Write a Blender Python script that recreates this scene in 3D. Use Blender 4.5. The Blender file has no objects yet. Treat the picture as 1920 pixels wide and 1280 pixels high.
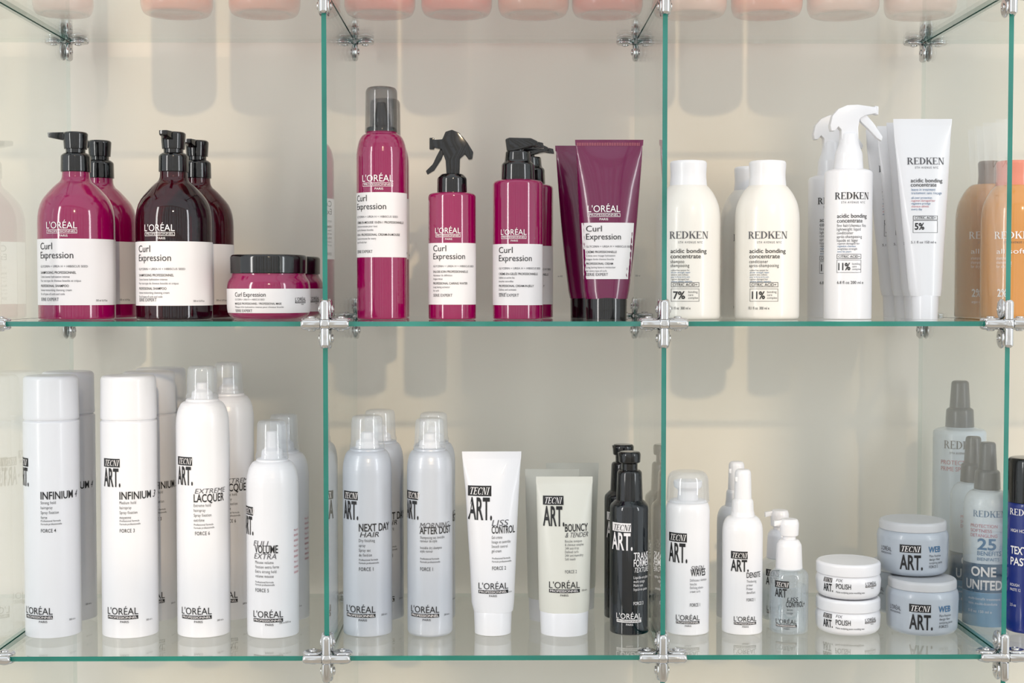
import bpy, bmesh, math, random
from mathutils import Matrix, Vector
random.seed(4)
S=bpy.context.scene; C=S.collection; PI=math.pi
S.view_settings.view_transform='Standard'
# ---------------------------------------------------------------- camera
FP=2666.67; CAM=Vector((0,-1.458,1.3)); PITCH=math.atan(100/FP); YAW=math.atan(25/FP)
cd=bpy.data.cameras.new('camera'); cam=bpy.data.objects.new('camera',cd); C.objects.link(cam)
cd.lens=50; cd.sensor_width=36; cam.location=CAM; cam.rotation_euler=(PI/2-PITCH,0,-YAW); S.camera=cam
RM=cam.rotation_euler.to_matrix()
def at(px,py,Y):
    d=RM@Vector(((px-960)/FP,(640-py)/FP,-1)); t=(Y-CAM.y)/d.y; p=CAM+d*t
    return p.x,p.z
# ---------------------------------------------------------------- materials
def lin(c): return tuple(((v/255)/12.92 if v/255<=.04045 else ((v/255+.055)/1.055)**2.4) for v in c)+(1,)
def M(name,rgb,rough=.3,metal=0,coat=0,var=.04,sss=0,scale=30):
    m=bpy.data.materials.new(name); m.use_nodes=True; nt=m.node_tree; b=nt.nodes['Principled BSDF']
    c=lin(rgb); n=nt.nodes.new('ShaderNodeTexNoise'); n.inputs['Scale'].default_value=scale
    r=nt.nodes.new('ShaderNodeValToRGB'); r.color_ramp.elements[0].color=tuple(x*(1-var) for x in c[:3])+(1,)
    r.color_ramp.elements[1].color=tuple(min(1,x*(1+var)) for x in c[:3])+(1,)
    tc=nt.nodes.new('ShaderNodeTexCoord'); nt.links.new(tc.outputs['Object'],n.inputs['Vector'])
    nt.links.new(n.outputs['Fac'],r.inputs['Fac']); nt.links.new(r.outputs['Color'],b.inputs['Base Color'])
    b.inputs['Roughness'].default_value=rough; b.inputs['Metallic'].default_value=metal
    if coat: b.inputs['Coat Weight'].default_value=coat; b.inputs['Coat Roughness'].default_value=.05
    return m
def clear(name,tint,diff=0,dcol=(255,255,255),f0=.04,rough=0.0,gcol=(1,1,1,1)):
    m=bpy.data.materials.new(name); m.use_nodes=True; nt=m.node_tree; nt.nodes.clear()
    N=nt.nodes.new; L=nt.links.new
    out=N('ShaderNodeOutputMaterial'); tr=N('ShaderNodeBsdfTransparent'); tr.inputs[0].default_value=tuple(tint)+(1,)
    gl=N('ShaderNodeBsdfGlossy'); gl.inputs['Roughness'].default_value=rough; gl.inputs['Color'].default_value=gcol
    lw=N('ShaderNodeLayerWeight'); lw.inputs['Blend'].default_value=.5
    p=N('ShaderNodeMath'); p.operation='POWER'; p.inputs[1].default_value=5; L(lw.outputs['Facing'],p.inputs[0])
    q=N('ShaderNodeMath'); q.operation='MULTIPLY_ADD'; q.inputs[1].default_value=1-f0; q.inputs[2].default_value=f0; L(p.outputs[0],q.inputs[0])
    base=tr.outputs[0]
    if diff:
        d=N('ShaderNodeBsdfDiffuse'); d.inputs[0].default_value=lin(dcol)
        mx0=N('ShaderNodeMixShader'); mx0.inputs[0].default_value=diff; L(base,mx0.inputs[1]); L(d.outputs[0],mx0.inputs[2]); base=mx0.outputs[0]
    mx=N('ShaderNodeMixShader'); L(q.outputs[0],mx.inputs[0]); L(base,mx.inputs[1]); L(gl.outputs[0],mx.inputs[2]); L(mx.outputs[0],out.inputs[0])
    return m
MG=M('magenta plastic',(140,0,74),.11,coat=.7); MGT=M('magenta tube plastic',(106,6,66),.2,coat=.5)
BURG=clear('dark wine translucent plastic',(.4,.02,.1),.45,(26,2,15),.045,.02); BLK=M('black plastic',(8,8,10),.12,coat=.4)
SMOKE=clear('smoked clear plastic',(.66,.65,.65),.12,(80,78,78),.05); WHITE=M('white plastic',(231,231,235),.28,coat=.15,var=.01)
LABEL=M('white paper label',(232,228,229),.45,var=.01); CREAM=M('cream white plastic',(229,226,220),.28,coat=.2,var=.01)
SILV=M('pale silver lacquer',(190,195,204),.32,metal=.12,coat=.3,var=.02)
CLEAR=clear('clear plastic cap',(.965,.97,.975),.2,(235,240,246),.07); CTUBE=M('pale cream tube plastic',(218,217,208),.33,var=.02)
NAVY=M('black navy bottle plastic',(5,12,20),.1,coat=.6); LIQ=clear('clear bottle plastic',(.95,.965,.975),.2,(222,232,238),.08)
GREYJ=M('blue grey jar plastic',(172,180,190),.28,coat=.2,var=.02); GREYL=M('light grey lid plastic',(194,196,200),.33,var=.02)
PEACH=M('peach plastic',(226,138,114),.2,coat=.5); PINKW=M('pale pink plastic',(232,188,174),.25,coat=.3); CORAL=M('coral plastic',(216,94,80),.2,coat=.5)
GOLD=M('apricot gold plastic',(212,146,76),.13,coat=.6,var=.1,scale=8); TAUPE=M('taupe cap plastic',(140,116,96),.3)
GCAP=M('grey cap plastic',(66,68,73),.3,coat=.2); ICE=M('icy white plastic',(204,214,224),.25,coat=.3,var=.01); TEALB=M('steel blue band',(38,78,108),.3,coat=.2); SKYB=M('pale blue lower body',(108,154,190),.3,coat=.2)
BLUE=M('deep blue lacquer',(16,38,122),.2,coat=.4); CHROME=M('polished chrome',(208,208,208),.08,metal=1,var=.02)
INK=M('black ink',(14,14,18),.5); WINK=M('white ink',(245,240,240),.5); GINK=M('grey ink',(74,74,80),.5); BINK=M('blue ink',(40,98,142),.5); PINK=M('rose ink',(186,100,112),.5)
INKS=[INK,WINK,GINK,BINK,PINK]
GLASS=clear('clear glass face',(.968,.983,.98),0,f0=.035)
EDGE=M('green polished glass edge',(8,120,106),.1,coat=.9,var=.35,scale=14)
REDGE=clear('pale rear glass edge',(.88,.94,.92),.08,(190,200,195),.04)
# ---------------------------------------------------------------- mesh helpers
class MB:
    def __init__(s): s.v=[]; s.f=[]; s.m=[]
    def add(s,vs,fs,mi=0):
        o=len(s.v); s.v+=[tuple(v) for v in vs]; s.f+=[tuple(i+o for i in f) for f in fs]; s.m+=[mi]*len(fs)
    def box(s,x0,x1,y0,y1,z0,z1,mi=0):
        s.add([(x0,y0,z0),(x1,y0,z0),(x1,y1,z0),(x0,y1,z0),(x0,y0,z1),(x1,y0,z1),(x1,y1,z1),(x0,y1,z1)],
              [(0,3,2,1),(4,5,6,7),(0,1,5,4),(1,2,6,5),(2,3,7,6),(3,0,4,7)],mi)
def link(name,mb,mats,parent=None,loc=(0,0,0),smooth=True,ang=38):
    me=bpy.data.meshes.new(name); me.from_pydata(mb.v,[],mb.f)
    for m in (mats if isinstance(mats,(list,tuple)) else [mats]): me.materials.append(m)
    if any(mb.m): me.polygons.foreach_set('material_index',mb.m)
    if smooth:
        me.polygons.foreach_set('use_smooth',[True]*len(me.polygons)); me.set_sharp_from_angle(angle=math.radians(ang))
    me.update(); o=bpy.data.objects.new(name,me); C.objects.link(o); o.location=loc
    if parent: o.parent=parent
    return o
def bevel_obj(o,off,seg=2):
    bm=bmesh.new(); bm.from_mesh(o.data)
    bmesh.ops.bevel(bm,geom=[e for e in bm.edges if len(e.link_faces)==2 and e.calc_face_angle(0)>.3],offset=off,segments=seg,affect='EDGES',profile=.6,clamp_overlap=True)
    bm.to_mesh(o.data); bm.free(); o.data.polygons.foreach_set('use_smooth',[True]*len(o.data.polygons)); o.data.set_sharp_from_angle(angle=math.radians(50))
def fillet(pts,n=5):
    out=[pts[0][:2]]
    for i in range(1,len(pts)-1):
        p0,p,p1=pts[i-1],pts[i],pts[i+1]; b=p[2] if len(p)>2 else .0006
        d0=math.hypot(p0[0]-p[0],p0[1]-p[1]); d1=math.hypot(p1[0]-p[0],p1[1]-p[1])
        t0=min(b,.48*d0)/max(d0,1e-9); t1=min(b,.48*d1)/max(d1,1e-9)
        a=(p[0]+(p0[0]-p[0])*t0,p[1]+(p0[1]-p[1])*t0); c=(p[0]+(p1[0]-p[0])*t1,p[1]+(p1[1]-p[1])*t1)
        for k in range(n+1):
            t=k/n; out.append(tuple((1-t)**2*a[j]+2*t*(1-t)*p[j]+t*t*c[j] for j in (0,1)))
    out.append(pts[-1][:2]); return out
def lathe(mb,prof,seg=56,cx=0,cy=0,mi=0):
    vs=[];fs=[];rings=[]
    for r,z in prof:
        if r<1e-6: rings.append([len(vs)]); vs.append((cx,cy,z))
        else:
            rings.append(list(range(len(vs),len(vs)+seg)))
            for k in range(seg):
                a=2*PI*k/seg; vs.append((cx+r*math.cos(a),cy+r*math.sin(a),z))
    for A,B in zip(rings,rings[1:]):
        if len(A)==1 and len(B)==1: continue
        for k in range(seg):
            k2=(k+1)%seg
            if len(A)==1: fs.append((A[0],B[k2],B[k]))
            elif len(B)==1: fs.append((A[k],A[k2],B[0]))
            else: fs.append((A[k],A[k2],B[k2],B[k]))
    mb.add(vs,fs,mi)
# ---------------------------------------------------------------- lettering
GL={}
def conv(s,b):
    cu=bpy.data.curves.new('t','FONT'); cu.body=s; cu.size=1; cu.offset=b; cu.resolution_u=3
    ob=bpy.data.objects.new('t',cu); me=bpy.data.meshes.new_from_object(ob)
    if len(me.vertices)==0 and s.strip():
        C.objects.link(ob); dg=bpy.context.evaluated_depsgraph_get(); dg.update()
        me=bpy.data.meshes.new_from_object(ob.evaluated_get(dg))
    vs=[(v.co.x,v.co.y) for v in me.vertices]; fs=[tuple(p.vertices) for p in me.polygons]
    bpy.data.objects.remove(ob); bpy.data.curves.remove(cu); bpy.data.meshes.remove(me); return vs,fs
def wid(vs): return (max(v[0] for v in vs)-min(v[0] for v in vs)) if vs else 0
HH=conv('HH',0)[0]; CAPH=max(v[1] for v in HH); WHH=wid(HH)
def glyph(c,b):
    if (c,b) not in GL:
        vs,fs=conv(c,b) if c.strip() else ([],[])
        adv=(wid(conv('H'+c+'H',0)[0])-WHH)/CAPH
        GL[(c,b)]=([(x/CAPH,y/CAPH) for x,y in vs],fs,adv)
    return GL[(c,b)]
def q(a,b,c,d): return [a,b,c,d]
def rc(x0,x1,y0,y1): return [(x0,y0),(x1,y0),(x1,y1),(x0,y1)]
def st(x,t=.14): return [rc(x,x+t,0,1),rc(x-.07,x+t+.07,0,.05),rc(x-.07,x+t+.07,.95,1)]
def ring(cx,cy,ro,so,ri,si,a0,a1,n=10):
    P=[]
    for k in range(n):
        a=math.radians(a0+(a1-a0)*k/n); b=math.radians(a0+(a1-a0)*(k+1)/n)
        P.append([(cx+ro*math.cos(a),cy+so*math.sin(a)),(cx+ro*math.cos(b),cy+so*math.sin(b)),(cx+ri*math.cos(b),cy+si*math.sin(b)),(cx+ri*math.cos(a),cy+si*math.sin(a))])
    return P
SER={'E':(.68,st(.08)+[rc(.08,.6,.94,1),rc(.2,.46,.48,.54),rc(.08,.62,0,.06),rc(.56,.6,.78,1),rc(.58,.62,0,.22),rc(.43,.46,.4,.62)]),
 'D':(.78,st(.08)+ring(.24,.5,.47,.5,.31,.45,-90,90)),
 'R':(.76,st(.08)+ring(.26,.74,.31,.26,.17,.2,-90,90)+[rc(.1,.3,.48,.53),q((.3,.5),(.44,.5),(.72,0),(.55,0))]),
 'K':(.78,st(.08)+[q((.22,.38),(.22,.46),(.6,1),(.66,1)),q((.3,.52),(.4,.66),(.74,0),(.56,0)),rc(.5,.74,.95,1),rc(.48,.78,0,.05)]),
 'N':(.84,[rc(.12,.17,0,1),rc(.64,.69,0,1),q((.1,1),(.25,1),(.69,0),(.58,0)),rc(.03,.26,0,.05),rc(.03,.2,.95,1),rc(.55,.78,.95,1)]),
 'T':(.7,[rc(.28,.42,0,1),rc(.2,.5,0,.05),rc(.03,.67,.94,1),rc(.03,.07,.76,1),rc(.63,.67,.76,1)]),
 'C':(.74,ring(.4,.5,.36,.5,.21,.45,45,315,14)+[rc(.62,.67,.68,.95)]),
 'I':(.34,st(.1))}
class Print:
    def __init__(s,it,tube=False): s.it=it; s.tube=tube; s.q=[]
    def arc(s,x):
        dx=x-s.it.cx
        if s.tube: return dx
        R=s.it.Rpx
        if abs(dx)>=R: return math.copysign(R*PI/2+(abs(dx)-R),dx)
        return R*math.asin(dx/R)
    def t(s,txt,x,y,h,w=None,b=0,c=0,sh=0,al='L',cond=.75,ser=False,tr=0):
        pos=0; vs=[];fs=[]
        if h<10 and b>0: b*=.5
        for ch in txt:
            if ser:
                adv,pl=SER[ch]
                for p in pl:
                    o=len(vs); vs+=[(a+pos,bb) for a,bb in p]; fs.append((o,o+1,o+2,o+3))
            else:
                gv,gf,adv=glyph(ch,b); o=len(vs); vs+=[(a+pos,bb) for a,bb in gv]; fs+=[tuple(i+o for i in f) for f in gf]
            pos+=adv+tr
        if not vs: return
        x0=min(v[0] for v in vs); W=max(v[0] for v in vs)-x0
        sx=(w/W) if w else h*cond
        a0=s.arc(x)
        if al=='C': a0-=W*sx/2
        if al=='R': a0-=W*sx
        s.q.append(([((a0+(vx-x0)*sx+vy*h*sh),y-vy*h) for vx,vy in vs],fs,c,2 if c==1 else 1))
    def r(s,x,w,y0,y1,c=0,layer=0):
        a0=s.arc(x); n=max(1,int(w/4)); vs=[];fs=[]
        for k in range(n+1): vs+=[(a0+w*k/n,y0),(a0+w*k/n,y1)]
        for k in range(n): fs.append((2*k,2*k+1,2*k+3,2*k+2))
        s.q.append((vs,fs,c,layer))
    def frame(s,x,w,y0,y1,c=0,t=1):
        s.r(x,w,y0,y0+t,c); s.r(x,w,y1-t,y1,c); s.r(x,t,y0,y1,c)
        a0=s.arc(x)+w-t; s.q.append(([(a0,y0),(a0,y1),(a0+t,y0),(a0+t,y1)],[(0,1,3,2)],c,0))
    def build(s,parent,off0=.0003):
        mb=MB(); it=s.it
        for vs,fs,c,layer in s.q:
            off=off0+.00022*layer
            if s.tube: o=[it.tube_pt(a*it.kf,it.zf(y),off) for a,y in vs]
            else:
                o=[]
                for a,y in vs:
                    z=it.zf(y); r=it.rad(z); th=a*it.kf/it.R+it.th0; o.append(((r+off)*math.sin(th),-(r+off)*math.cos(th),z))
            mb.add(o,fs,c)
        return link('printed_text',mb,INKS,parent,smooth=False)
# ---------------------------------------------------------------- things
def thing(name,label,cat,loc,group=None,rz=0):
    o=bpy.data.objects.new(name,None); C.objects.link(o); o.location=loc; o.rotation_euler=(0,0,rz); o.empty_display_size=.02
    o['label']=label; o['category']=cat
    if group: o['group']=group
    return o
def dup(root,loc,label,rz=None,group=None):
    r=root.copy(); C.objects.link(r); r.location=loc; r['label']=label
    if rz is not None: r.rotation_euler=(0,0,rz)
    if group: r['group']=group
    for ch in list(root.children):
        c=ch.copy(); C.objects.link(c); c.parent=r
        for g in ch.children:
            d=g.copy(); C.objects.link(d); d.parent=c
    return r
GT=.0025
LEV=[1.3-.727, at(930,1233,0)[1], at(930,607,0)[1], at(930,-19,0)[1], at(930,-19,0)[1]+.342]
PX=[-.876,-.527,at(610,640,0)[0],at(1245,640,0)[0],at(1889,640,0)[0],.873]
def dome(ysh,w,ytop,wt,n=8):
    return [(ysh-(ysh-ytop)*math.sin(PI/2*k/n),wt+(w-wt)*math.cos(PI/2*k/n),.3) for k in range(n+1)]
class It:
    def __init__(s,name,label,cat,cx,w,mid,Yc=.105,lev=1,group=None,dz=0,R=None):
        s.cx=cx; s.mid=mid; s.Yc=Yc; s.Z=LEV[lev]+GT+.0001+dz
        s.X=at(cx,mid,Yc)[0]; s.k=(at(cx+50,mid,Yc)[0]-s.X)/50; s.Rpx=w/2; s.R=s.k*w/2 if R is None else R
        s.th0=math.atan(-s.X/(1.458+Yc))
        s.kf=s.k*(1.458+Yc-s.R)/(1.458+Yc); s.prof=None; s.root=thing(name,label,cat,(s.X,Yc,s.Z),group)
    def z(s,py,front=False):
        if py is None: return 0
        return max(0,at(s.cx,py,s.Yc-(s.R if front else 0))[1]-s.Z)
    def zf(s,py): return at(s.cx,py,s.Yc-s.R)[1]-s.Z
    def rad(s,z):
        p=s.prof
        for (r0,z0),(r1,z1) in zip(p,p[1:]):
            if z0<=z<=z1 and z1>z0 and r0>0 and r1>0: return r0+(r1-r0)*(z-z0)/(z1-z0)
        return s.R
    def lathe(s,name,pp,mat,parent=None,front=False,seg=56,body=False,dx=0,dy=0):
        pts=[(p[1]/2*s.k,s.z(p[0],front),(p[2] if len(p)>2 else .8)*s.k) for p in pp]
        pts=[(0,pts[0][1])]+pts+[(0,pts[-1][1])]
        pr=fillet(pts); mb=MB(); lathe(mb,pr,seg,dx*s.k,dy*s.k)
        if body: s.prof=pr
        return link(name,mb,mat,parent or s.root)
    def ext(s,name,poly,ht,mat,parent=None,rot=0,bev=1.6,yoff=0):
        pts=[((x-s.cx)*s.k,s.z(y)) for x,y in poly]; n=len(pts); h=ht*s.k
        vs=[(x,yoff*s.k-h,z) for x,z in pts]+[(x,yoff*s.k+h,z) for x,z in pts]
        if rot:
            c,sn=math.cos(rot),math.sin(rot); vs=[(x*c-y*sn,x*sn+y*c,z) for x,y,z in vs]
        fs=[tuple(range(n)),tuple(range(2*n-1,n-1,-1))]+[(i,i+n,(i+1)%n+n,(i+1)%n) for i in range(n)]
        mb=MB(); mb.add(vs,fs); o=link(name,mb,mat,parent or s.root)
        bm=bmesh.new(); bm.from_mesh(o.data); bmesh.ops.recalc_face_normals(bm,faces=bm.faces); bm.to_mesh(o.data); bm.free()
        bevel_obj(o,bev*s.k); return o
    def label(s,y0,y1,t0=-100,t1=100,mat=None,off=.00015):
        z1,z0=s.zf(y0),s.zf(y1); n=40; m=10; mb=MB(); vs=[];fs=[]
        for i in range(m+1):
            z=z0+(z1-z0)*i/m
            for k in range(n+1):
                a=math.radians(t0+(t1-t0)*k/n)+s.th0; r=s.rad(z)+off; vs.append((r*math.sin(a),-r*math.cos(a),z))
        for i in range(m):
            for k in range(n): fs.append((i*(n+1)+k,i*(n+1)+k+1,(i+1)*(n+1)+k+1,(i+1)*(n+1)+k))
        mb.add(vs,fs); return link('paper_label',mb,mat or LABEL,s.root)
    def loft(s,name,secs,mat,parent=None,keep=False,seg=48,front=False):
        pr=[(s.z(p[0],front),p[1]/2*s.k,p[2]/2*s.k,(p[3] if len(p)>3 else 0)*s.k) for p in secs]
        if keep: s.secs=pr
        mb=MB(); vs=[];fs=[]
        for z,a,b,ox in pr:
            for k in range(seg):
                t=2*PI*k/seg; vs.append((ox+a*math.cos(t),b*math.sin(t),z))
        for i in range(len(pr)-1):
            for k in range(seg):
                k2=(k+1)%seg; fs.append((i*seg+k,i*seg+k2,(i+1)*seg+k2,(i+1)*seg+k))
        fs.append(tuple(range(seg-1,-1,-1))); fs.append(tuple(range((len(pr)-1)*seg,len(pr)*seg)))
        mb.add(vs,fs); return link(name,mb,mat,parent or s.root,ang=50)
    def tube_pt(s,x,z,off):
        p=s.secs; z=min(max(z,p[0][0]),p[-1][0]-1e-6)
        for A,B in zip(p,p[1:]):
            if A[0]<=z<=B[0]:
                t=(z-A[0])/max(B[0]-A[0],1e-9); a=A[1]+(B[1]-A[1])*t; b=A[2]+(B[2]-A[2])*t; ox=A[3]+(B[3]-A[3])*t
                xx=min(.995,abs((x-ox)/a)); return (x,-b*math.sqrt(1-xx*xx)-off,z)
        return (x,-p[-1][2]-off,z)
    def copy(s,cx,Yc,label,rz=None,dz=0,group=None):
        return dup(s.root,(at(cx,s.mid,Yc)[0],Yc,s.Z+dz),label,rz,group)
# ---------------------------------------------------------------- setting
def struct(name,mb,mat):
    o=link(name,mb,mat,smooth=False); o['kind']='structure'; return o
WALL=M('warm off white wall paint',(227,222,211),.75,var=.03,scale=2.5); FLOORM=M('pale floor',(186,176,162),.5,var=.06,scale=4)
mb=MB(); mb.box(-3,3,.34,.44,0,3.4); struct('wall_back',mb,WALL)
mb=MB(); mb.box(-3,3,-2.8,.34,-.1,0); struct('floor',mb,FLOORM)
FRW=M('white window wall',(225,222,216),.6)
mb=MB(); Y0,Y1=-2.8,-2.68
mb.box(-3,3,Y0,Y1,0,.5); mb.box(-3,3,Y0,Y1,3.15,3.4)
wins=[(-2.8,-1.75),(-1.55,-.62),(-.42,.5),(.7,1.6),(1.8,2.8)]
xs=[-3]+[v for w_ in wins for v in w_]+[3]
for i in range(0,len(xs),2): mb.box(xs[i],xs[i+1],Y0,Y1,.5,3.15)
struct('wall_front',mb,FRW)
for i,(a,b) in enumerate(wins):
    mb=MB(); n=4
    for k in range(1,n): x=a+(b-a)*(k+(.16 if k%2 else -.12))/n; mb.box(x-.055,x+.055,-2.76,-2.72,.5,3.15)  # unseen bars, widened and spaced to stripe the sunlight on the back wall
    for k in range(1,5): z=.5+2.65*k/5; mb.box(a,b,-2.755,-2.725,z-.02,z+.02)
    struct('window_%d'%(i+1),mb,FRW)
t=thing('base_cabinet','white base cabinet carrying the glass shelving','cabinet',(0,.15,0))
mb=MB(); mb.box(-.9,.9,-.14,.18,.0,LEV[0]-GT-.001); o=link('body',mb,WHITE,t)
for k in range(4):
    x=-.9+.45*k; mb=MB(); mb.box(x+.004,x+.446,-.158,-.1405,.06,.55); d=link('door',mb,WHITE,t)
    mb=MB(); lathe(mb,fillet([(0,0),(.008,0),(.008,.004),(.012,.012,.003),(0,.016)]),20); h=link('knob',mb,CHROME,d,(x+(.41 if k%2==0 else .04),-.158,.46)); h.rotation_euler=(PI/2,0,0)
# ---------------------------------------------------------------- glass
def pane(name,x0,x1,z0,z1,y0,y1,label,cat,thin):
    mb=MB(); mb.box(x0,x1,y0,y1,z0,z1)
    fm={'z':(0,1),'x':(3,5)}[thin]; mb.m=[0 if i in fm else (2 if i==4 else 1) for i in range(6)]
    o=link(name,mb,[GLASS,EDGE,REDGE],smooth=False)
    cx,cy,cz=(x0+x1)/2,(y0+y1)/2,(z0+z1)/2
    o.data.transform(Matrix.Translation((-cx,-cy,-cz))); o.location=(cx,cy,cz); o['label']=label; o['category']=cat; return o
low=['left end bay at the photo edge','bay of white spray cans','bay of silver cans and tubes','bay of small jars','right end bay of the blue bottle']
bay={0:low,1:low,
     2:['left end bay at the photo edge','bay of pink and burgundy pump bottles','bay with the tall pink mousse can','bay of cream white bottles','right end bay of apricot bottles'],
     3:['overhead bay at the left photo edge','overhead bay of three peach bottles','overhead bay above the pink mousse can','overhead bay above the cream bottles','overhead bay at the right photo edge']}
word={0:'lowest glass pane far below the ',1:'glass shelf under the ',2:'glass shelf under the ',3:'glass shelf under the '}
for l in range(4):
    for i in range(5):
        pane('glass_shelf',PX[i]+.0034,PX[i+1]-.0034,LEV[l]-GT,LEV[l]+GT,0,.30,'green edged '+word[l]+bay[l][i],'glass shelf','z')['group']='horizontal glass panes'
up={0:'left end upright',1:'upright at the left photo edge',2:'upright left of centre',3:'upright right of centre',4:'upright near the right photo edge',5:'right end upright'}
rowd={0:'below the lower shelf',1:'in the silver cans row',2:'in the pink bottles row',3:'above the top shelf'}
for l in range(4):
    for i in range(6):
        pane('glass_divider',PX[i]-GT,PX[i]+GT,LEV[l]+.0034,LEV[l+1]-.0034,0,.30,'vertical glass pane, %s, %s'%(up[i],rowd[l]),'glass divider','x')['group']='vertical glass panes'
def build_clamp():
    t=thing('glass_clamp','','clamp',(0,0,0),'chrome glass clamps')
    mb=MB(); lathe(mb,fillet([(0,0),(.007,0,.001),(.007,.004,.003),(.004,.007,.002),(0,.0075)]),28)
    mb.v=[(x,-.0006-z,y) for x,y,z in mb.v]; mb.f=[f[::-1] for f in mb.f]; link('hub',mb,CHROME,t)
    for a in range(4):
        Rm=Matrix.Rotation(a*PI/2,4,'Y')
        mb=MB(); n=8
        prof=[(0,.005),(.0036,.005),(.0036,.021)]+[(.0036*math.cos(PI/2*k/n),.021+.004*math.sin(PI/2*k/n)) for k in range(1,n)]+[(0,.025)]
        lathe(mb,prof,20); mb.v=[Rm@Vector((z,-.0043+y*.95,x*1.25)) for x,y,z in mb.v]; link('bridge',mb,CHROME,t)
        for sgn in (-1,1):
            mb=MB(); lathe(mb,fillet([(0,0),(.0105,0,.0004),(.0110,.0016,.0012),(.009,.0034,.0016),(0,.0037)]),32)
            mb.v=[Rm@Vector((.0150+x,.0078+y*.92,sgn*(GT+.0002+z))) for x,y,z in mb.v]; j=link('jaw',mb,CHROME,t)
            mb=MB(); lathe(mb,fillet([(0,.0033),(.0042,.0033,.0002),(.004,.0048,.0009),(.0018,.0052,.0005),(.0016,.0045,.0001),(0,.0045)]),20)
            mb.v=[Rm@Vector((.0150+x,.0078+y,sgn*(GT+.0002+z))) for x,y,z in mb.v]; link('screw',mb,CHROME,j)
    return t
cl0=build_clamp(); first=True
lv={1:'lower shelf',2:'middle shelf',3:'top shelf'}
for l in (1,2,3):
    for i in (1,2,3,4):
        for rear in (0,1):
            lab='chrome clamp at %s edge of %s, %s'%('back' if rear else 'front',lv[l],up[i])
            loc=(PX[i],.30 if rear else 0,LEV[l])
            if first: cl0.location=loc; cl0['label']=lab; first=False
            else: dup(cl0,loc,lab,PI if rear else 0)
# ---------------------------------------------------------------- print blocks
def tecni(P,x,y,k,c=0,c2=1):
    P.r(x,37*k,y,y+16*k,c); P.t('TECNI',x+2*k,y+13.5*k,11*k,30*k,ser=True,sh=.25,c=c2)
    P.t('ART.',x,y+52*k,33*k,38*k,b=.02,c=c)
def loreal(P,x,y,k,c=0,c2=1,inv=True):
    P.t("L'ORÉAL",x,y,12.5*k,61*k,c=c)
    if inv: P.r(x,61*k,y+2*k,y+9*k,c); P.t('PROFESSIONNEL',x+2*k,y+7.4*k,4.2*k,56*k,b=.01,c=c2)
    else: P.frame(x,61*k,y+2*k,y+9*k,c,.7); P.t('PROFESSIONNEL',x+3*k,y+7.2*k,3.6*k,55*k,c=c)
    P.t('PARIS',x+22*k,y+15.5*k,4*k,16*k,b=.006,c=c)
def smalls(P,x,y,lines,h=5.5,dy=9.2,c=0,cond=.62,tr=.12):
    for s_ in lines:
        if s_: P.t(s_,x,y,h,cond=cond,c=c,tr=tr)
        y+=dy
    return y
def ce(P,x,y,k,lines,bottom,vol):
    P.t('Curl',x,y+20*k,12.5*k,33*k); P.t('Expression',x,y+37*k,12.5*k,74*k)
    P.t('GLYCERIN + UREA H + HIBISCUS SEED',x,y+54*k,4*k,100*k*1.0,c=2)
    yy=y+66*k
    for j,s_ in enumerate(lines):
        P.t(s_,x,yy,(4.6 if j in (0,3) else 4)*k,cond=.82,c=0 if j in (0,3) else 2,b=.01 if j in (0,3) else 0); yy+=(7.5 if j!=2 else 10)*k
    P.t('SERIE EXPERT',x,bottom,6*k,46*k,c=2); P.t(vol,x+118*k,bottom+1,3.6*k,al='R',c=2)
# ================================================================ MIDDLE SHELF, LEFT BAY
G1='pink and burgundy pump bottles'
def shampoo(cx,mat,label,spout,ytop,lab0,lab1):
    it=It('pump_bottle',label,'bottle',cx,141,480,.105,2,G1)
    it.lathe('body',[(None,136,5),(596,141,4),(385,141,34),(350,82,26),(338,52,8),(322,50,1)],mat,body=True)
    it.lathe('collar',[(323,55,1.5),(292,54,3),(287,42,2)],BLK)
    it.lathe('neck',[(288,36,1),(278,36,1)],BLK)
    it.lathe('pump_head',[(280,42,1),(258,45,2),(251,46,2),(248,40,2)],BLK)
    it.ext('spout',[(cx-50,249),(cx-10,248),(cx+16,248),(cx+16,258),(cx-10,266),(cx-30,262),(cx-49,258)],8,BLK,rot=spout)
    lb=it.label(lab0,lab1,-112,92)
    P=Print(it)
    loreal(P,cx-53,lab0-19,1.0,1,1,False); P.build(it.root)
    P=Print(it); ce(P,cx-64,lab0,1.0,['SHAMPOOING PROFESSIONNEL','Crème lavante hydratation intense','Pour tout type de cheveux bouclés et crépus','PROFESSIONAL SHAMPOO','Intense moisturizing cleansing cream','For all types of curls and coils'],lab1-8,'500 ml 16.9 fl.oz')
    P.build(lb); return it
a=shampoo(144,MG,'bright pink pump bottle with black spout pointing left, front left of the middle shelf',0,248,447,572)
a.copy(189,.193,'bright pink pump bottle tucked behind the front pink pump bottle')
a=shampoo(327,BURG,'dark burgundy pump bottle with white label and black pump, in front',PI/2*.9,247,452,573)
a.copy(371,.193,'dark burgundy pump bottle standing behind the front burgundy one')
it=It('cosmetic_jar','wide pink jar with black lid in front, beside burgundy bottles','jar',504,155,550,.107,2,'pink jars')
it.lathe('body',[(None,128,6),(590,154,16),(530,155,12),(516,138,3),(510,136)],MG,body=True,front=True)
it.lathe('lid',[(512,142,1.5),(480,143,3),(476,137,3)],BLK,front=True,seg=72)
lb=it.label(541,587,-100,100); P=Print(it); P.t('Curl Expression',442,556,8,66); P.t('GLYCERIN + UREA H + HIBISCUS SEED',442,563,3.2,64,c=2)
P.t('MASQUE PROFESSIONNEL / PROFESSIONAL MASK',442,571,3.8,96,b=.01); P.t('Masque riche hydratation intense pour cheveux bouclés',442,577,3.2,100,c=2); P.t('SERIE EXPERT',442,585,5,40,c=2); loreal(P,553,564,.5)
P.build(lb)
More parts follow.
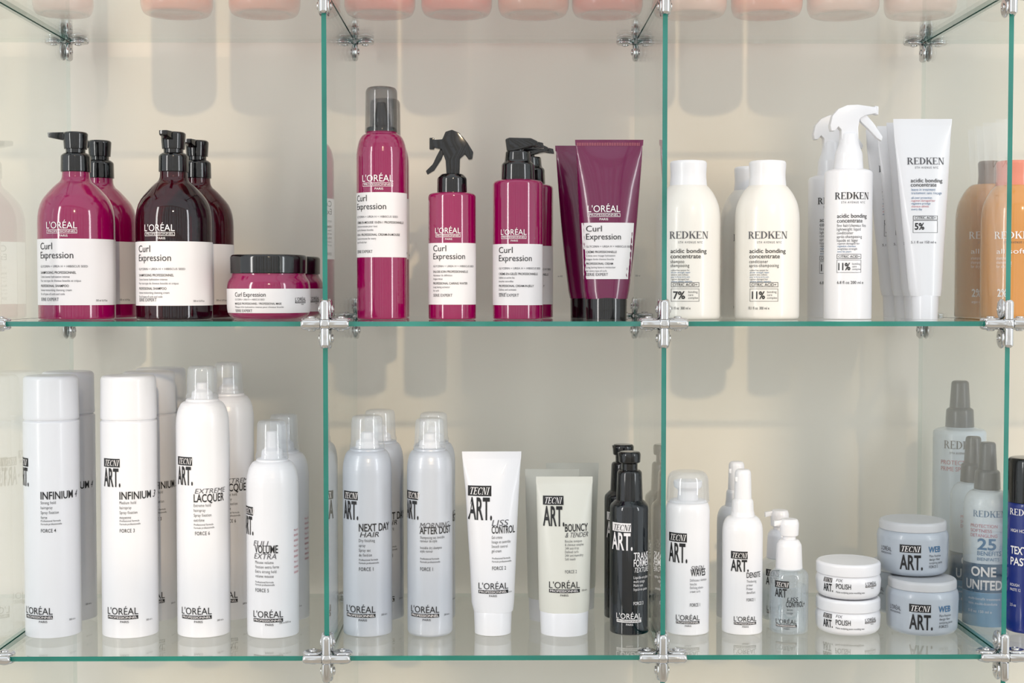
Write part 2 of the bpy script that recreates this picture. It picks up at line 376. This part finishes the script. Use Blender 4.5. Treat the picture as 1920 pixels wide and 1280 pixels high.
it.copy(533,.197,'wide pink jar with black lid, half hidden behind the front jar')
# ================================================================ MIDDLE SHELF, CENTRE BAY
it=It('mousse_can','tall bright pink mousse can with smoked cap, in front','spray can',716,94,420,.105,2,'tall pink mousse cans')
it.lathe('body',[(None,90,3),(596,94,3)]+dome(296,94,252,60)+[(247,58)],MG,body=True)
it.lathe('nozzle',[(249,58,1),(240,56,2),(236,36,2),(222,32,3),(200,20,3),(192,18,2)],BLK)
it.lathe('cap',[(249,62,1),(238,61,1),(170,59,5),(164,50,5)],SMOKE)
lb=it.label(360,482,-100,96); P=Print(it); loreal(P,681,340,1,1,1,False); P.build(it.root)
P=Print(it); ce(P,671,358,.92,['CRÈME-EN-MOUSSE 10-EN-1 PROFESSIONNELLE','Crème-en-mousse pour tout','type de cheveux bouclés','10-IN-1 PROFESSIONAL CREAM-IN-MOUSSE','Cream-in-mousse for every','type of curly hair'],474,'235g / NET WT 8.3'); P.build(lb)
it.copy(723,.202,'tall pink mousse can mostly hidden behind the front mousse can')
it=It('spray_bottle','pink trigger spray bottle with black sprayer head','bottle',848,89,480,.102,2)
it.lathe('body',[(None,84,4),(597,89,3),(364,89,6),(361,62,3)],MG,body=True)
it.lathe('collar',[(362,56,1),(334,55,3),(326,40,3)],BLK)
h=it.ext('sprayer_head',[(811,263),(830,262),(836,248),(848,244),(862,250),(877,268),(888,286),(886,299),(879,300),(872,290),(863,298),(862,332),(838,332),(836,302),(829,281),(811,277)],11,BLK)
it.ext('trigger',[(826,280),(834,284),(828,300),(815,320),(802,328),(799,321),(812,308),(819,293)],7,BLK); it.ext('nozzle',[(806,259),(815,259),(815,281),(806,281)],9,BLK)
lb=it.label(455,571,-100,80); P=Print(it); loreal(P,817,437,.82,1,1,False); P.build(it.root)
P=Print(it); ce(P,813,453,.88,['EAU-DE-SOIN PROFESSIONNELLE','Activateur de définition','longue tenue','PROFESSIONAL CARING WATER','Long lasting activator','for curls'],556,'190 ml'); P.build(lb)
it=It('lotion_pump_bottle','pink cylindrical pump bottle with flat black pump, in front','bottle',971,94,480,.105,2,'pink cylindrical pump bottles')
it.lathe('body',[(None,89,4),(597,94,3),(341,94,6),(337,66,3)],MG,body=True)
it.lathe('collar',[(338,63,1),(308,61,3),(303,50,3),(284,46,3)],BLK); it.lathe('neck',[(286,22,1),(272,22,1)],BLK)
it.ext('pump_head',[(947,262),(955,259),(995,260),(1008,266),(1009,274),(992,277),(960,286),(950,284)],16,BLK,bev=3)
it.ext('spout',[(990,262),(1018,268),(1020,278),(1010,277),(990,274)],6,BLK)
lb=it.label(457,572,-100,78); P=Print(it); loreal(P,940,440,.82,1,1,False); P.build(it.root)
P=Print(it); ce(P,936,456,.9,['CRÈME-EN-GELÉE PROFESSIONNELLE','Définit et active les','boucles naturelles','PROFESSIONAL CREAM-IN-JELLY','Defines and activates','every curl'],556,'250 ml'); P.build(lb)
it.copy(992,.172,'pink cylindrical pump bottle hidden behind its twin')
it=It('squeeze_tube','dark pink squeeze tube on black cap, in front','tube',1137,112,430,.105,2,'dark pink squeeze tubes',R=.02)
it.loft('cap',[(None,74,72),(598,77,74),(562,78,74),(558,76,72)],BLK)
it.loft('body',[(560,80,72,0),(545,86,72,0),(480,98,66,2),(420,108,58,3),(350,117,42,4),(300,122,22,5),(274,124,5,5),(272,127,3,5),(262,128,3,5)],MGT,keep=True)
P=Print(it,True); loreal(P,1100,397,1.0,1,1,False); P.t('I'*38,1081,270,6,118,c=4); P.build(it.root)
mb=MB(); n=16; y0,y1=417,523; vs=[];fs=[]
for j in range(9):
    y=y0+(y1-y0)*j/8; xl=1089+(y-y0)*.04; xr=1188-(y-y0)*.06
    for k_ in range(n+1):
        x=xl+(xr-xl)*k_/n; vs.append(it.tube_pt((x-it.cx)*it.kf,it.zf(y),.0002))
for j in range(8):
    for k_ in range(n): fs.append((j*(n+1)+k_,(j+1)*(n+1)+k_,(j+1)*(n+1)+k_+1,j*(n+1)+k_+1))
mb.add(vs,fs); lb=link('paper_label',mb,LABEL,it.root)
P=Print(it,True); ce(P,1097,416,.88,['CRÈME PROFESSIONNELLE','Crème sans rinçage hydratation','longue durée cheveux bouclés','PROFESSIONAL CREAM','Long lasting leave-in moisturizer','for every type of curls'],517,'200 ml'); P.build(lb,.0005)
it.copy(1107,.17,'dark pink squeeze tube peeking out behind the front tube',PI)
# ================================================================ MIDDLE SHELF, RIGHT BAY
def redken(cx,mat,capm,label,name3,pct,vol,cat='bottle',top=300,capw=68,Y=.105,grp='cream white rounded bottles'):
    it=It('shampoo_bottle',label,cat,cx,120,470,Y,2,grp)
    it.lathe('body',[(None,112,6),(594,120,6),(392,120,30),(364,96,16),(350,74,6),(346,62,2)],mat,body=True)
    it.lathe('cap',[(350,capw+2,2),(330,capw-2,6),(306,capw+1,3),(302,capw-4,3)],capm)
    P=Print(it); ink=1 if mat is GOLD else 0
    P.t('REDKEN',cx-34,447,13.5,76,ser=True,c=ink if ink else 2); P.t('5TH AVENUE NYC',cx-18,456,4,46,c=2,tr=.3)
    if name3:
        P.t('acidic bonding',cx-32,474,8,70,b=.008); P.t('concentrate',cx-32,484,8,58,b=.008); yy=smalls(P,cx-32,493,name3,6.2,7.4,cond=.72)
        for j in range(6): P.t(['sulfate-free system for','all-over strength repair','système sans sulfates','pour la force et le soin','regimen damaged hair','cheveux abîmés régénère'][j],cx-31,yy+j*4.2,3,c=3 if j%2 else 2,cond=.9)
        P.frame(cx-31,54,529,538,0,.8); P.t('CITRIC ACID+',cx-28,536,5,47,b=.01)
        P.t(pct,cx-27,560,13.5,25 if pct=='11%' else 23,b=.02); smalls(P,cx+1,549,['bonding','care','complex'],4,5.5,cond=.8)
        P.frame(cx-31,54,541,565,0,.6)
        P.t(vol,cx-33,580,5,c=0,cond=.72)
    else:
        P.t('all soft',cx-30,475,9,52,c=1); smalls(P,cx-30,486,['shampoo','shampooing','for dry hair'],5.5,8,c=1); P.t('2%',cx-28,556,14,c=1,b=.02); P.t('argan oil',cx-28,568,5,c=1)
    P.build(it.root); return it
redken(1290,CREAM,WHITE,'cream white rounded shampoo bottle touching the glass divider',['shampoo','shampooing'],'7%','10.1 fl oz  300 ml e')
a=redken(1438,CREAM,WHITE,'cream white rounded conditioner bottle in front, second from divider',['conditioner','après-shampooing'],'11%','10.1 fl oz  300 ml e')
a.copy(1409,.18,'cream white rounded bottle behind the front conditioner bottle')
it=It('spray_bottle','white trigger spray bottle with curved white sprayer, in front','bottle',1590,88,450,.105,2,'white trigger spray bottles')
it.lathe('body',[(None,84,3),(597,88,3),(322,88,5),(317,60,3)],WHITE,body=True)
it.lathe('collar',[(318,54,1),(288,50,3),(272,38,5),(250,32,3)],WHITE)
it.ext('sprayer_head',[(1553,236),(1557,218),(1568,205),(1584,198),(1604,197),(1638,202),(1640,213),(1618,217),(1608,223),(1605,240),(1606,262),(1574,262),(1574,244),(1568,238),(1562,246),(1555,246)],10,WHITE)
it.ext('trigger',[(1606,214),(1620,214),(1636,233),(1652,257),(1650,265),(1641,259),(1624,241),(1610,228)],6,WHITE)
it.ext('nozzle',[(1636,199),(1643,200),(1643,216),(1636,215)],8,WHITE)
P=Print(it); P.t('REDKEN',1566,373,13,68,ser=True,c=0); P.t('5TH AVENUE NYC',1577,381,4,46,c=2,tr=.3)
P.t('acidic bonding',1570,408,7.6,58,b=.008); P.t('concentrate',1570,417,7.6,48,b=.008); smalls(P,1570,425,['fine hair/cheveux fins','lightweight liquid','conditioner','après-shampooing','liquide et léger'],5.5,7,cond=.68)
for j in range(4): P.t(['regimen damaged hair','régénère cheveux','weightless strength','tous les jours'][j],1571,458+j*5,3.6,c=3 if j%2 else 2,cond=.9)
P.frame(1570,46,476,485,0,.8); P.t('CITRIC ACID+',1573,483,4.6,40,b=.01); P.t('11%',1573,506,13,22,b=.02); P.frame(1570,46,487,511,0,.6); smalls(P,1598,496,['bonding','care','complex'],3.6,5,cond=.8); P.t('6.8 fl oz 200 ml e',1571,532,5.4,50)
P.build(it.root); it.copy(1557,.195,'white trigger spray bottle standing behind its twin')
it=It('squeeze_tube','white squeeze tube standing on its cap, in front of three more','tube',1736,104,400,.105,2,'white squeeze tubes',R=.014)
it.loft('cap',[(None,44,44),(598,47,46),(556,50,48),(553,48,46)],WHITE)
it.loft('body',[(555,56,46,1),(540,62,46,0),(470,72,44,-2),(400,84,38,-4),(320,96,26,-6),(260,105,11,-8),(238,108,4,-8),(234,109,3,-8),(223,110,3,-8)],WHITE,keep=True)
P=Print(it,True); P.t('REDKEN',1697,307,13,70,ser=True,c=2); P.t('5TH AVENUE NYC',1711,315,4,44,c=2,tr=.3); P.t('acidic bonding',1703,341,7.2,60,b=.008); P.t('concentrate',1703,349,7.2,48,b=.008)
smalls(P,1704,357,['leave-in treatment','traitement sans rinçage'],5,6.5,cond=.7,c=3)
for j in range(5): P.t(['all-over protection','regimen damaged hair','régénère protège','cheveux abîmés','every day'][j],1704,372+j*5.4,3.8,c=4 if j%2 else 3,cond=.9)
P.frame(1707,46,404,412,0,.8); P.t('CITRIC ACID+',1710,410,4.4,40,b=.01); P.t('5%',1710,430,12,17,b=.02); P.frame(1707,46,413,436,0,.6); P.t('5.1 fl oz 150 ml e',1704,456,4.6,46,c=2)
P.build(it.root)
it.copy(1722,.14,'white squeeze tube just behind the front tube, second in the row'); it.copy(1703,.174,'white squeeze tube third in the row, showing its left edge'); it.copy(1681,.208,'white squeeze tube rearmost in the row, farthest left')
redken(1901,GOLD,PEACH,'apricot gold bottle in front behind the right glass divider',None,'','',grp='apricot gold bottles')
redken(1853,GOLD,TAUPE,'apricot gold bottle with taupe cap, behind the other gold bottle',None,'','',Y=.19,capw=40,grp='apricot gold bottles')
# ================================================================ LOWER SHELF, LEFT BAY
G2='white hairspray cans with flat white caps'
def infinium(cx,n,hold,holdf,label,shift,w=104):
    it=It('hairspray_can',label,'spray can',cx,w,950,.105,1,G2)
    it.lathe('body',[(None,w-8,2),(1192,w-2,2),(1186,w,2),(788,w,2),(786,w-7,1),(783,w-7,1)],WHITE,body=True)
    it.lathe('cap',[(784,w-2,1),(780,w-1,1),(708,w-3,5),(703,w-12,4)],WHITE)
    P=Print(it); tecni(P,cx-50+shift,860,1); x=cx-18+min(shift,0)*.35
    P.t('INFINIUM',x,936,14,62,b=.012); P.t(n,x+60,936,13,6,sh=.3,c=2)
    smalls(P,x,945,hold+holdf)
    P.t('Professional formula',x,978,3.4,36); P.t('Formule professionnelle',x,984,3.4,38); P.t('FORCE '+n,x,998,6.6,27,b=.01,tr=.1)
    loreal(P,cx-41+min(shift,0),1152,1); P.t('500 ml e',cx+28,1167,3.4,14)
    P.build(it.root); return it
a=infinium(98,'4',['Strong hold','hairspray'],['Spray fixation','forte'],'white tall can with flat cap, leftmost on the lower shelf in front',-7,102)
a.copy(130,.18,'white tall flat capped can behind the leftmost front can')
a=infinium(243,'3',['Medium hold','hairspray'],['Spray fixation','moyenne'],'white tall can with flat cap, second from left in front',5)
a.copy(281,.18,'white tall flat capped can, middle of three in the second file',.25); a.copy(303,.252,'white tall flat capped can, rearmost of three in the second file',.25)
def spray(name,label,cx,w,base,ysh,ycol,wcol,capw,captop,mat,grp,Y=.105,nh=.5):
    it=It(name,label,'spray can',cx,w,960,Y,1,grp)
    it.lathe('body',[(None,w-7,2),(base-6,w-1,2),(base-14,w,2)]+dome(ysh,w,ycol+3,wcol)+[(ycol,wcol-1,1),(ycol-2,wcol-6)],mat,body=True)
    h=captop-ycol
    it.lathe('nozzle',[(ycol-1,capw*.72,1),(ycol+h*.22,capw*.66,2),(ycol+h*.3,capw*.42,3),(ycol+h*nh,capw*.36,4)],WHITE)
    it.lathe('cap',[(ycol-1,capw+4,1),(ycol+h*.12,capw+3,1),(ycol+h*.16,capw,1),(captop+4,capw-4,7),(captop,capw-16,4)],CLEAR)
    return it
G3='white hairspray cans with clear caps'
it=spray('hairspray_can','white tall can with clear dome cap, third from left in front',381,98,1197,796,748,62,57,685,WHITE,G3)
P=Print(it); tecni(P,336,857,1); P.t('EXTREME',366,925,9,60,sh=.25,b=-.004,c=2); P.t('LACQUER',364,941,14.5,60,b=.012); smalls(P,364,950,['Extreme hold','hairspray','Spray fixation','extrême'])
P.t('Professional formula',364,985,3.4,36); P.t('Formule professionnelle',364,991,3.4,38); P.t('FORCE 6',366,1003,6.6,27,b=.01,tr=.1); loreal(P,341,1152,1); P.t('500 ml e',405,1167,3.4,14); P.build(it.root)
it.copy(430,.187,'white tall can with clear cap, behind the third front can')
it=spray('mousse_can','white shorter mousse can with clear cap, fourth from left in front',511,97,1192,908,860,60,58,787,WHITE,'white mousse cans',.1,.72)
P=Print(it); tecni(P,461,952,1); P.t('FULL',476,1024,10,34,sh=.25,b=-.004,c=2); P.t('VOLUME',478,1037,14.5,46,b=.012); P.t('EXTRA',477,1048,10,44,sh=.25,b=-.004,c=2)
smalls(P,479,1057,['Mousse volume','fixation extra forte','Extra strong hold','volume mousse'],5.5,8.6); P.t('Professional formula',479,1093,3.4,36); P.t('Formule professionnelle',479,1098,3.4,38); P.t('FORCE 5',479,1110,6.6,27,b=.01,tr=.1)
loreal(P,475,1158,.97); P.t('250 ml 8.45 oz',522,1170,3.4,24)
for j in range(9):
    P.t('IIIIIIIIIII' if j%3 else 'Made in EU',550,1000+j*10,4,16,c=4)
P.build(it.root); it.copy(533,.178,'white mousse can behind the shorter front mousse can')
# ================================================================ LOWER SHELF, CENTRE BAY
G4='pale silver cans with clear caps'
it=spray('dry_shampoo_can','pale silver can with clear cap, left one in front',689,92,1192,884,840,66,62,778,SILV,G4)
P=Print(it); tecni(P,646,922,1); P.t('NEXT DAY',673,996,14,64,b=.012); P.t('HAIR',675,1007,9.5,36,sh=.25,b=-.004); smalls(P,673,1016,['Dry finishing','spray','Spray sec','de finition'],5.5,9)
P.t('Professional formula',673,1051,3.4,36); P.t('Formule professionnelle',673,1057,3.4,38); P.t('FORCE 1',673,1070,6.6,27,b=.01,tr=.1); loreal(P,650,1149,1); P.t('250 ml e',714,1156,3.4,14); P.build(it.root)
it.copy(713,.18,'pale silver can hidden behind the left front silver can',.3)
it=spray('dry_shampoo_can','pale silver slimmer can with clear cap, right one in front',806,85,1187,880,840,60,57,783,SILV,G4,.1)
P=Print(it); tecni(P,764,922,1); P.t('MORNING',787,990,10,60,sh=.25,b=-.004,c=2); P.t('AFTER DUST',787,1001,13,66,b=.012); smalls(P,788,1010,['Shampooing sec invisible','raviveur de style','','Invisible dry shampoo','style reviver'],5,6.4,cond=.55)
P.t('Professional formula',788,1049,3.4,36); P.t('Formule professionnelle',788,1055,3.4,38); P.t('FORCE 1',788,1070,6.6,24,b=.01,tr=.1); loreal(P,771,1149,.96); P.t('200 ml e',832,1156,3.4,14); P.build(it.root)
it.copy(813,.172,'pale silver slimmer can hidden behind the right front silver can',.3)
it=It('squeeze_tube','white squeeze tube on white cap beside the silver cans','tube',924,100,1010,.1,1,R=.02)
it.loft('cap',[(None,64,64),(1184,68,66),(1145,71,68),(1142,69,66)],WHITE)
it.loft('body',[(1143,74,66,1),(1128,80,66,0),(1060,86,62,0),(980,94,52,-1),(920,100,36,-1),(875,107,14,-2),(861,109,4,-2),(858,110,3,-2),(846,111,3,-2)],WHITE,keep=True)
P=Print(it,True); tecni(P,877,913,1.2); P.t('LISS',922,987,11,30,sh=.25,b=-.004,c=2); P.t('CONTROL',922,1001,13.5,44,b=.012); smalls(P,922,1011,['Gel-crème','lissage et contrôle','Smooth control','gel-cream'],5.5,8.4,cond=.5)
P.t('Professional formula',923,1049,3.4,34); P.t('Formule professionnelle',923,1055,3.4,36); P.t('FORCE 2',923,1069,6.6,26,b=.01,tr=.1); loreal(P,897,1105,.92); P.t('150 ml e',950,1113,3.4,10); P.build(it.root)
G5='pale cream squeeze tubes'
it=It('squeeze_tube','pale cream squeeze tube on white cap, in front of two more','tube',1058,100,1040,.1,1,G5,R=.022)
it.loft('cap',[(None,84,76),(1188,88,78),(1144,91,80),(1141,89,78)],WHITE)
it.loft('body',[(1142,93,78),(1128,95,78),(1060,98,70),(990,101,54),(930,104,24),(908,105,5),(905,106,3),(893,106,3)],CTUBE,keep=True)
P=Print(it,True); tecni(P,1017,933,1.05); P.t('BOUNCY',1058,998,13.5,44,b=.012,c=0); P.t('& TENDER',1058,1009,9,44,sh=.25,b=-.004,c=2); smalls(P,1058,1018,['Boucles toniques','& cheveux souples','24H anti-frizz','Defined curls','24H anti-humidity','Soft touch'],4.6,6.6,cond=.6,c=2)
P.t('FORCE 2',1058,1075,6,22,tr=.1,c=2); loreal(P,1028,1103,.95,0); P.t('150 ml e',1090,1110,3.4,10); P.build(it.root)
it.copy(1035,.166,'pale cream squeeze tube behind, showing at the left of the front one',PI); it.copy(1073,.222,'pale cream squeeze tube rearmost, showing at the right of the front one',PI)
it=It('serum_bottle','black styling serum bottle with black pump, in front by the divider','bottle',1180,73,1030,.105,1,'black styling serum bottles')
it.lathe('body',[(None,68,3),(1186,73,3),(946,73,7),(940,60,3),(936,52)],NAVY,body=True)
it.lathe('collar',[(938,50,2),(884,46,3),(880,38,2)],BLK); it.lathe('pump_head',[(881,30,1),(868,30,1),(866,40,2),(850,42,3),(846,36,2)],BLK)
it.ext('spout',[(1158,848),(1182,847),(1182,858),(1160,857)],6,BLK)
P=Print(it); P.r(1149,40,981,997,1); P.t('TECNI',1151,995,11,34,ser=True,sh=.25,c=0); P.t('ART.',1149,1031,31,43,b=.02,c=1)
P.t('TRANS',1188,1049,13,34,b=.012,c=1); P.t('FORMER',1188,1062,13,36,b=.012,c=1); P.t('TEXTURE',1188,1073,9,34,sh=.25,c=1); smalls(P,1188,1085,['Liquide-en-pâte','multi-usage','Multi-use','liquid-to-paste'],5,7.4,c=1,cond=.6); P.t('FORCE 3',1188,1134,6,20,c=1)
loreal(P,1157,1160,.8,1,0); P.build(it.root)
it.copy(1168,.178,'black styling serum bottle behind, peeking out at the left')
# ================================================================ LOWER SHELF, RIGHT BAY
it=It('styling_cream_bottle','white pump bottle under a clear dome cap beside the divider','bottle',1289,82,1040,.105,1)
it.lathe('body',[(None,74,4),(1186,81,3),(950,82,10),(940,74,3),(936,66)],WHITE,body=True)
it.lathe('pump_head',[(937,40,1),(918,36,3),(912,52,3),(900,54,3)],WHITE); it.lathe('cap',[(939,80,1),(936,80,1),(893,76,8),(882,60,8)],CLEAR)
P=Print(it); tecni(P,1255,1000,1.05); P.t('SIREN',1295,1070,9,26,sh=.25,b=-.004,c=2); P.t('WAVES',1295,1080,13,32,b=.012); smalls(P,1294,1090,['Définisseur élastique','boucles','Defining elasto-','cream curls'],4.6,7,cond=.55,c=2); P.t('FORCE 1',1294,1137,6,20,b=.01); loreal(P,1268,1163,.76); P.build(it.root)
it=It('fine_mist_bottle','white slim spray bottle with tall white nozzle, in front','bottle',1392,75,1040,.105,1,'white slim mist bottles')
it.lathe('body',[(None,70,3),(1186,75,3)]+dome(995,75,966,44)+[(958,42)],WHITE,body=True)
it.lathe('collar',[(962,42,1),(938,39,3),(932,30,2)],WHITE); it.lathe('nozzle',[(934,33,1),(884,30,4),(879,22,3)],WHITE); it.ext('spray_tip',[(1376,893),(1384,892),(1384,902),(1376,901)],4,WHITE,bev=1,yoff=-6)
P=Print(it); P.r(1371,32,1034,1048,0); P.t('TECNI',1373,1046,9.5,27,ser=True,sh=.25,c=1); P.t('ART.',1371,1071,21,34,b=.02); P.t('DENSITE',1400,1083,10,31,b=.006); smalls(P,1400,1092,['Thickening','primer','Primer','densifiant'],4.6,7,cond=.58); P.t('FORCE 1',1400,1127,5.5,17); loreal(P,1377,1165,.72); P.build(it.root)
it.copy(1380,.176,'white slim spray bottle behind its twin')
it=It('serum_bottle','small clear serum bottle with white pump, in front','bottle',1479,72,1100,.105,1,'small clear serum bottles')
it.lathe('body',[(None,64,6),(1183,72,8),(1072,72,10),(1064,52,4),(1060,40)],LIQ,body=True)
it.lathe('liquid',[(1186,56,5),(1178,64,6),(1096,64,3),(1095,62,1)],clear('clear serum',(.93,.955,.97),.14,(222,232,238)))
it.lathe('collar',[(1066,50,2),(1020,46,3),(1010,34,4)],WHITE); it.lathe('pump_head',[(1012,24,1),(1004,24,1),(1003,34,2),(980,36,3),(972,30,3)],WHITE)
it.ext('spout',[(1450,976),(1478,972),(1478,984),(1458,984),(1450,986)],5,WHITE)
P=Print(it); P.r(1454,28,1090,1103,0); P.t('TECNI',1456,1101,8.5,23,ser=True,sh=.25,c=1); P.t('ART',1454,1120,15,24,b=.02); P.t('LISS',1476,1127,7,20,sh=.2,c=0); P.t('CONTROL+',1474,1138,10,38,b=.012); smalls(P,1476,1145,['Serum','lissage'],4,6); loreal(P,1456,1170,.66); P.build(it.root)
it.copy(1461,.168,'small clear serum bottle behind, peeking out at the left')
def jar(label,cx,w,Y,grp,ybase,ylid,yrim,lidw,matb,matl,dz=0):
    it=It('cosmetic_jar',label,'jar',cx,w,1100,Y,1,grp)
    H=it.zf(yrim); zl=it.zf(ylid); k=it.k
    def L(name,pts,mat,body=False):
        pts=[(a/2*k,z,b*k) for a,z,b in pts]; pr=fillet([(0,pts[0][1])]+pts+[(0,pts[-1][1])]); mb=MB(); lathe(mb,pr,72)
        if body: it.prof=pr
        return link(name,mb,mat,it.root)
    L('body',[(w*.84,0,5),(w*.97,.004,6),(w,zl-.006,4),(w*.96,zl-.0015,2),(w*.9,zl+.001,1)],matb,True)
    L('lid',[(lidw,zl+.0005,1.5),(lidw,H-.002,3),(lidw-8,H,2.5),(lidw-14,H-.0006,1)],matl); it.H=H; return it
it=jar('small white pomade jar at the bottom of the white pair',1590,120,.107,'small white pomade jars',1192,1152,1128,118,WHITE,WHITE)
P=Print(it); P.r(1545,20,1155,1163,0); P.t('TECNI',1546,1162,6,17,ser=True,sh=.2,c=1); P.t('ART.',1545,1180,14,22,b=.02); P.t('FIX',1568,1160,5,12,sh=.2,c=2); P.t('POLISH',1568,1173,9.5,28,b=.012); P.t('Matte sculpting paste moulding wax',1568,1181,3.4,55); loreal(P,1622,1166,.45); P.build(it.root)
it.copy(1590,.107,'small white pomade jar stacked on top of the white pair',0,it.H+.0004)
it=jar('blue grey paste jar at the bottom of the front grey pair',1729,132,.107,'blue grey paste jars',1193,1113,1094,124,GREYJ,GREYL)
P=Print(it); P.r(1706,40,1134,1149,0); P.t('TECNI',1708,1147,10.5,34,ser=True,sh=.25,c=1); P.t('ART.',1706,1181,27,44,b=.02); P.t('WEB',1759,1148,11,27,b=.012,c=3); smalls(P,1761,1157,['Pâte fixation','design fiber','sculpting paste'],4.4,6.6,cond=.7); P.t('FORCE 5',1761,1178,5,20)
P.t("L'ORÉAL",1672,1150,8,28,c=2); P.t('PROFESSIONNEL',1672,1156,3.4,28,c=2); P.build(it.root)
it.copy(1710,.135,'blue grey paste jar on top of the front grey pair',0,it.H+.0004)
it.copy(1695,.205,'blue grey paste jar at the back behind the stacked pair',0)
def mist(label,cx,w,Y,ysh,ycap,capw,captop,grp,big=False):
    it=It('styling_spray_bottle',label,'bottle',cx,w,1000,Y,1,grp)
    it.lathe('body',[(None,w-6,3),(1180,w,3)]+(dome(ysh+30,w,ysh,w*.55) if not big else [(ysh+4,w,8),(ysh,w*.6,3)])+[(ycap,capw*.8,1),(ycap-2,capw*.7)],ICE,body=True)
    it.lathe('collar',[(ycap+3,capw,1),(ycap-30,capw-3,3),(ycap-34,capw*.7,2)],GCAP); it.lathe('nozzle',[(ycap-33,capw*.72,1),(captop+3,capw*.6,3),(captop,capw*.45,2)],GCAP); return it
it=mist('tall white spray bottle with grey nozzle, rearmost behind the right divider',1797,96,.266,801,797,52,713,None,True)
P=Print(it); P.t('REDKEN',1770,842,15,70,ser=True,c=2); P.t('5TH AVENUE NYC',1780,852,4,44,c=2); P.t('PROTECT',1765,872,8,46,c=4); P.t('PRIME SPRAY',1765,884,8,56,c=4); P.build(it.root)
G6='white multi benefit spray bottles'
it=mist('white spray bottle with bold dark band, in front behind right divider',1850,84,.145,918,913,48,828,G6)
lb=it.label(1058,1112,-100,100,TEALB); P=Print(it); P.t('ONE',1824,1081,17,46,b=.025,c=1); P.t('UNITED',1816,1106,17,70,b=.025,c=1); P.build(lb)
lb2=it.label(1112.5,1176,-100,100,SKYB); lb2.name='lower_sleeve'
P=Print(it); P.t('REDKEN',1826,970,12,62,ser=True,c=3); P.t('PROTECTION',1822,990,6,50,c=4); P.t('SOFTNESS',1822,999,6,40,c=4); P.t('DETANGLING',1822,1008,6,50,c=4); P.t('25',1834,1031,20,34,b=.025,c=3); P.t('BENEFITS',1834,1042,8,44,b=.015,c=3); P.t('BIENFAITS',1834,1052,6,40,c=3); P.t('multi-benefit treatment',1820,1126,5,60,c=1); P.t('soin multi-bienfaits',1820,1135,5,54,c=1); P.t('5 fl oz 150 ml e',1820,1150,5,44,c=1); P.build(it.root)
it.copy(1823,.207,'white spray bottle with dark band, between front one and tall one',.2)
it=It('styling_paste_bottle','deep blue bottle with black cap cut by the right photo edge','bottle',1928,80,1020,.105,1)
it.lathe('body',[(None,76,3),(1176,80,3),(942,80,4),(938,74)],BLUE,body=True); it.lathe('cap',[(940,80,2),(862,78,4),(857,68,3)],BLK)
P=Print(it); P.t('REDKEN',1896,968,12,60,ser=True,c=1); P.t('HIGH HOLD',1898,1000,6,c=1); P.t('TEXTURE',1898,1041,14,56,b=.02,c=1); P.t('PASTE',1898,1062,14,44,b=.02,c=1); P.t('ROUGH',1898,1102,5,c=1); P.t('PASTE 12',1898,1111,5,c=1); P.t('2.5 oz',1898,1140,5,c=1); P.build(it.root)
# ================================================================ TOP SHELF
tops=[(-.487,PINKW,'pale pink'),(-.36,PEACH,'peach'),(-.262,PEACH,'peach'),(-.133,CORAL,'coral'),(-.047,CORAL,'coral'),(.039,PEACH,'peach'),(.122,CORAL,'coral'),(.216,PINKW,'pale pink'),(.301,PEACH,'peach'),(.387,PINKW,'pale pink'),(.474,PINKW,'pale pink')]
where=['at the far left end overhead','second from left','third from left','above the tall mousse can','above the pink trigger spray','above the flat pumped pink bottle','above the dark pink tubes','above the first cream bottle','above the cream conditioner bottle','above the white trigger spray','above the white tubes']
R0=.040
for (x,m,cn),wd in zip(tops,where):
    r=.033 if x<-.48 else R0
    t=thing('shampoo_bottle','%s bottle base seen through the top glass shelf, %s'%(cn,wd),'bottle',(x,.150,LEV[3]+GT+.0001),'peach bottles on the top shelf')
    mb=MB(); lathe(mb,fillet([(0,.004),(r*.6,.004,.002),(r*.7,0,.002),(r*.9,0,.003),(r,.008,.005),(r,.14,.02),(r*.55,.165,.01),(r*.45,.17)]),56); link('body',mb,m,t)
    mb=MB(); lathe(mb,fillet([(0,.1705),(r*.5,.1705,.001),(r*.48,.2,.002),(0,.202)]),40); link('cap',mb,WHITE,t)
# ---------------------------------------------------------------- light
w=bpy.data.worlds.new('World'); S.world=w; w.use_nodes=True; nt=w.node_tree; bg=nt.nodes['Background']
bg.inputs[0].default_value=(.93,.965,1,1); bg.inputs[1].default_value=1.22
def area(loc,sx,sy,e,col):  # added strip lamps beside the camera for vertical bottle highlights, no window there
    l=bpy.data.lights.new('added highlight lamp','AREA'); l.shape='RECTANGLE'; l.size=sx; l.size_y=sy; l.energy=e; l.color=col
    o=bpy.data.objects.new('added highlight lamp',l); C.objects.link(o); o.location=loc; o.rotation_euler=(Vector((0,.1,1.25))-o.location).to_track_quat('-Z','Y').to_euler()
area((-1.7,-1.5,1.7),.2,1.5,14,(1,.98,.95))
area((1.8,-1.4,1.7),.2,1.5,11,(.95,.97,1))
sl=bpy.data.lights.new('sun','SUN'); sl.energy=.95; sl.angle=math.radians(1.5); sl.color=(1,.76,.48)
so=bpy.data.objects.new('sun',sl); C.objects.link(so); d=Vector((-.18,1,-.40)); so.rotation_euler=d.to_track_quat('-Z','Y').to_euler(); so.location=(1,-4,4)
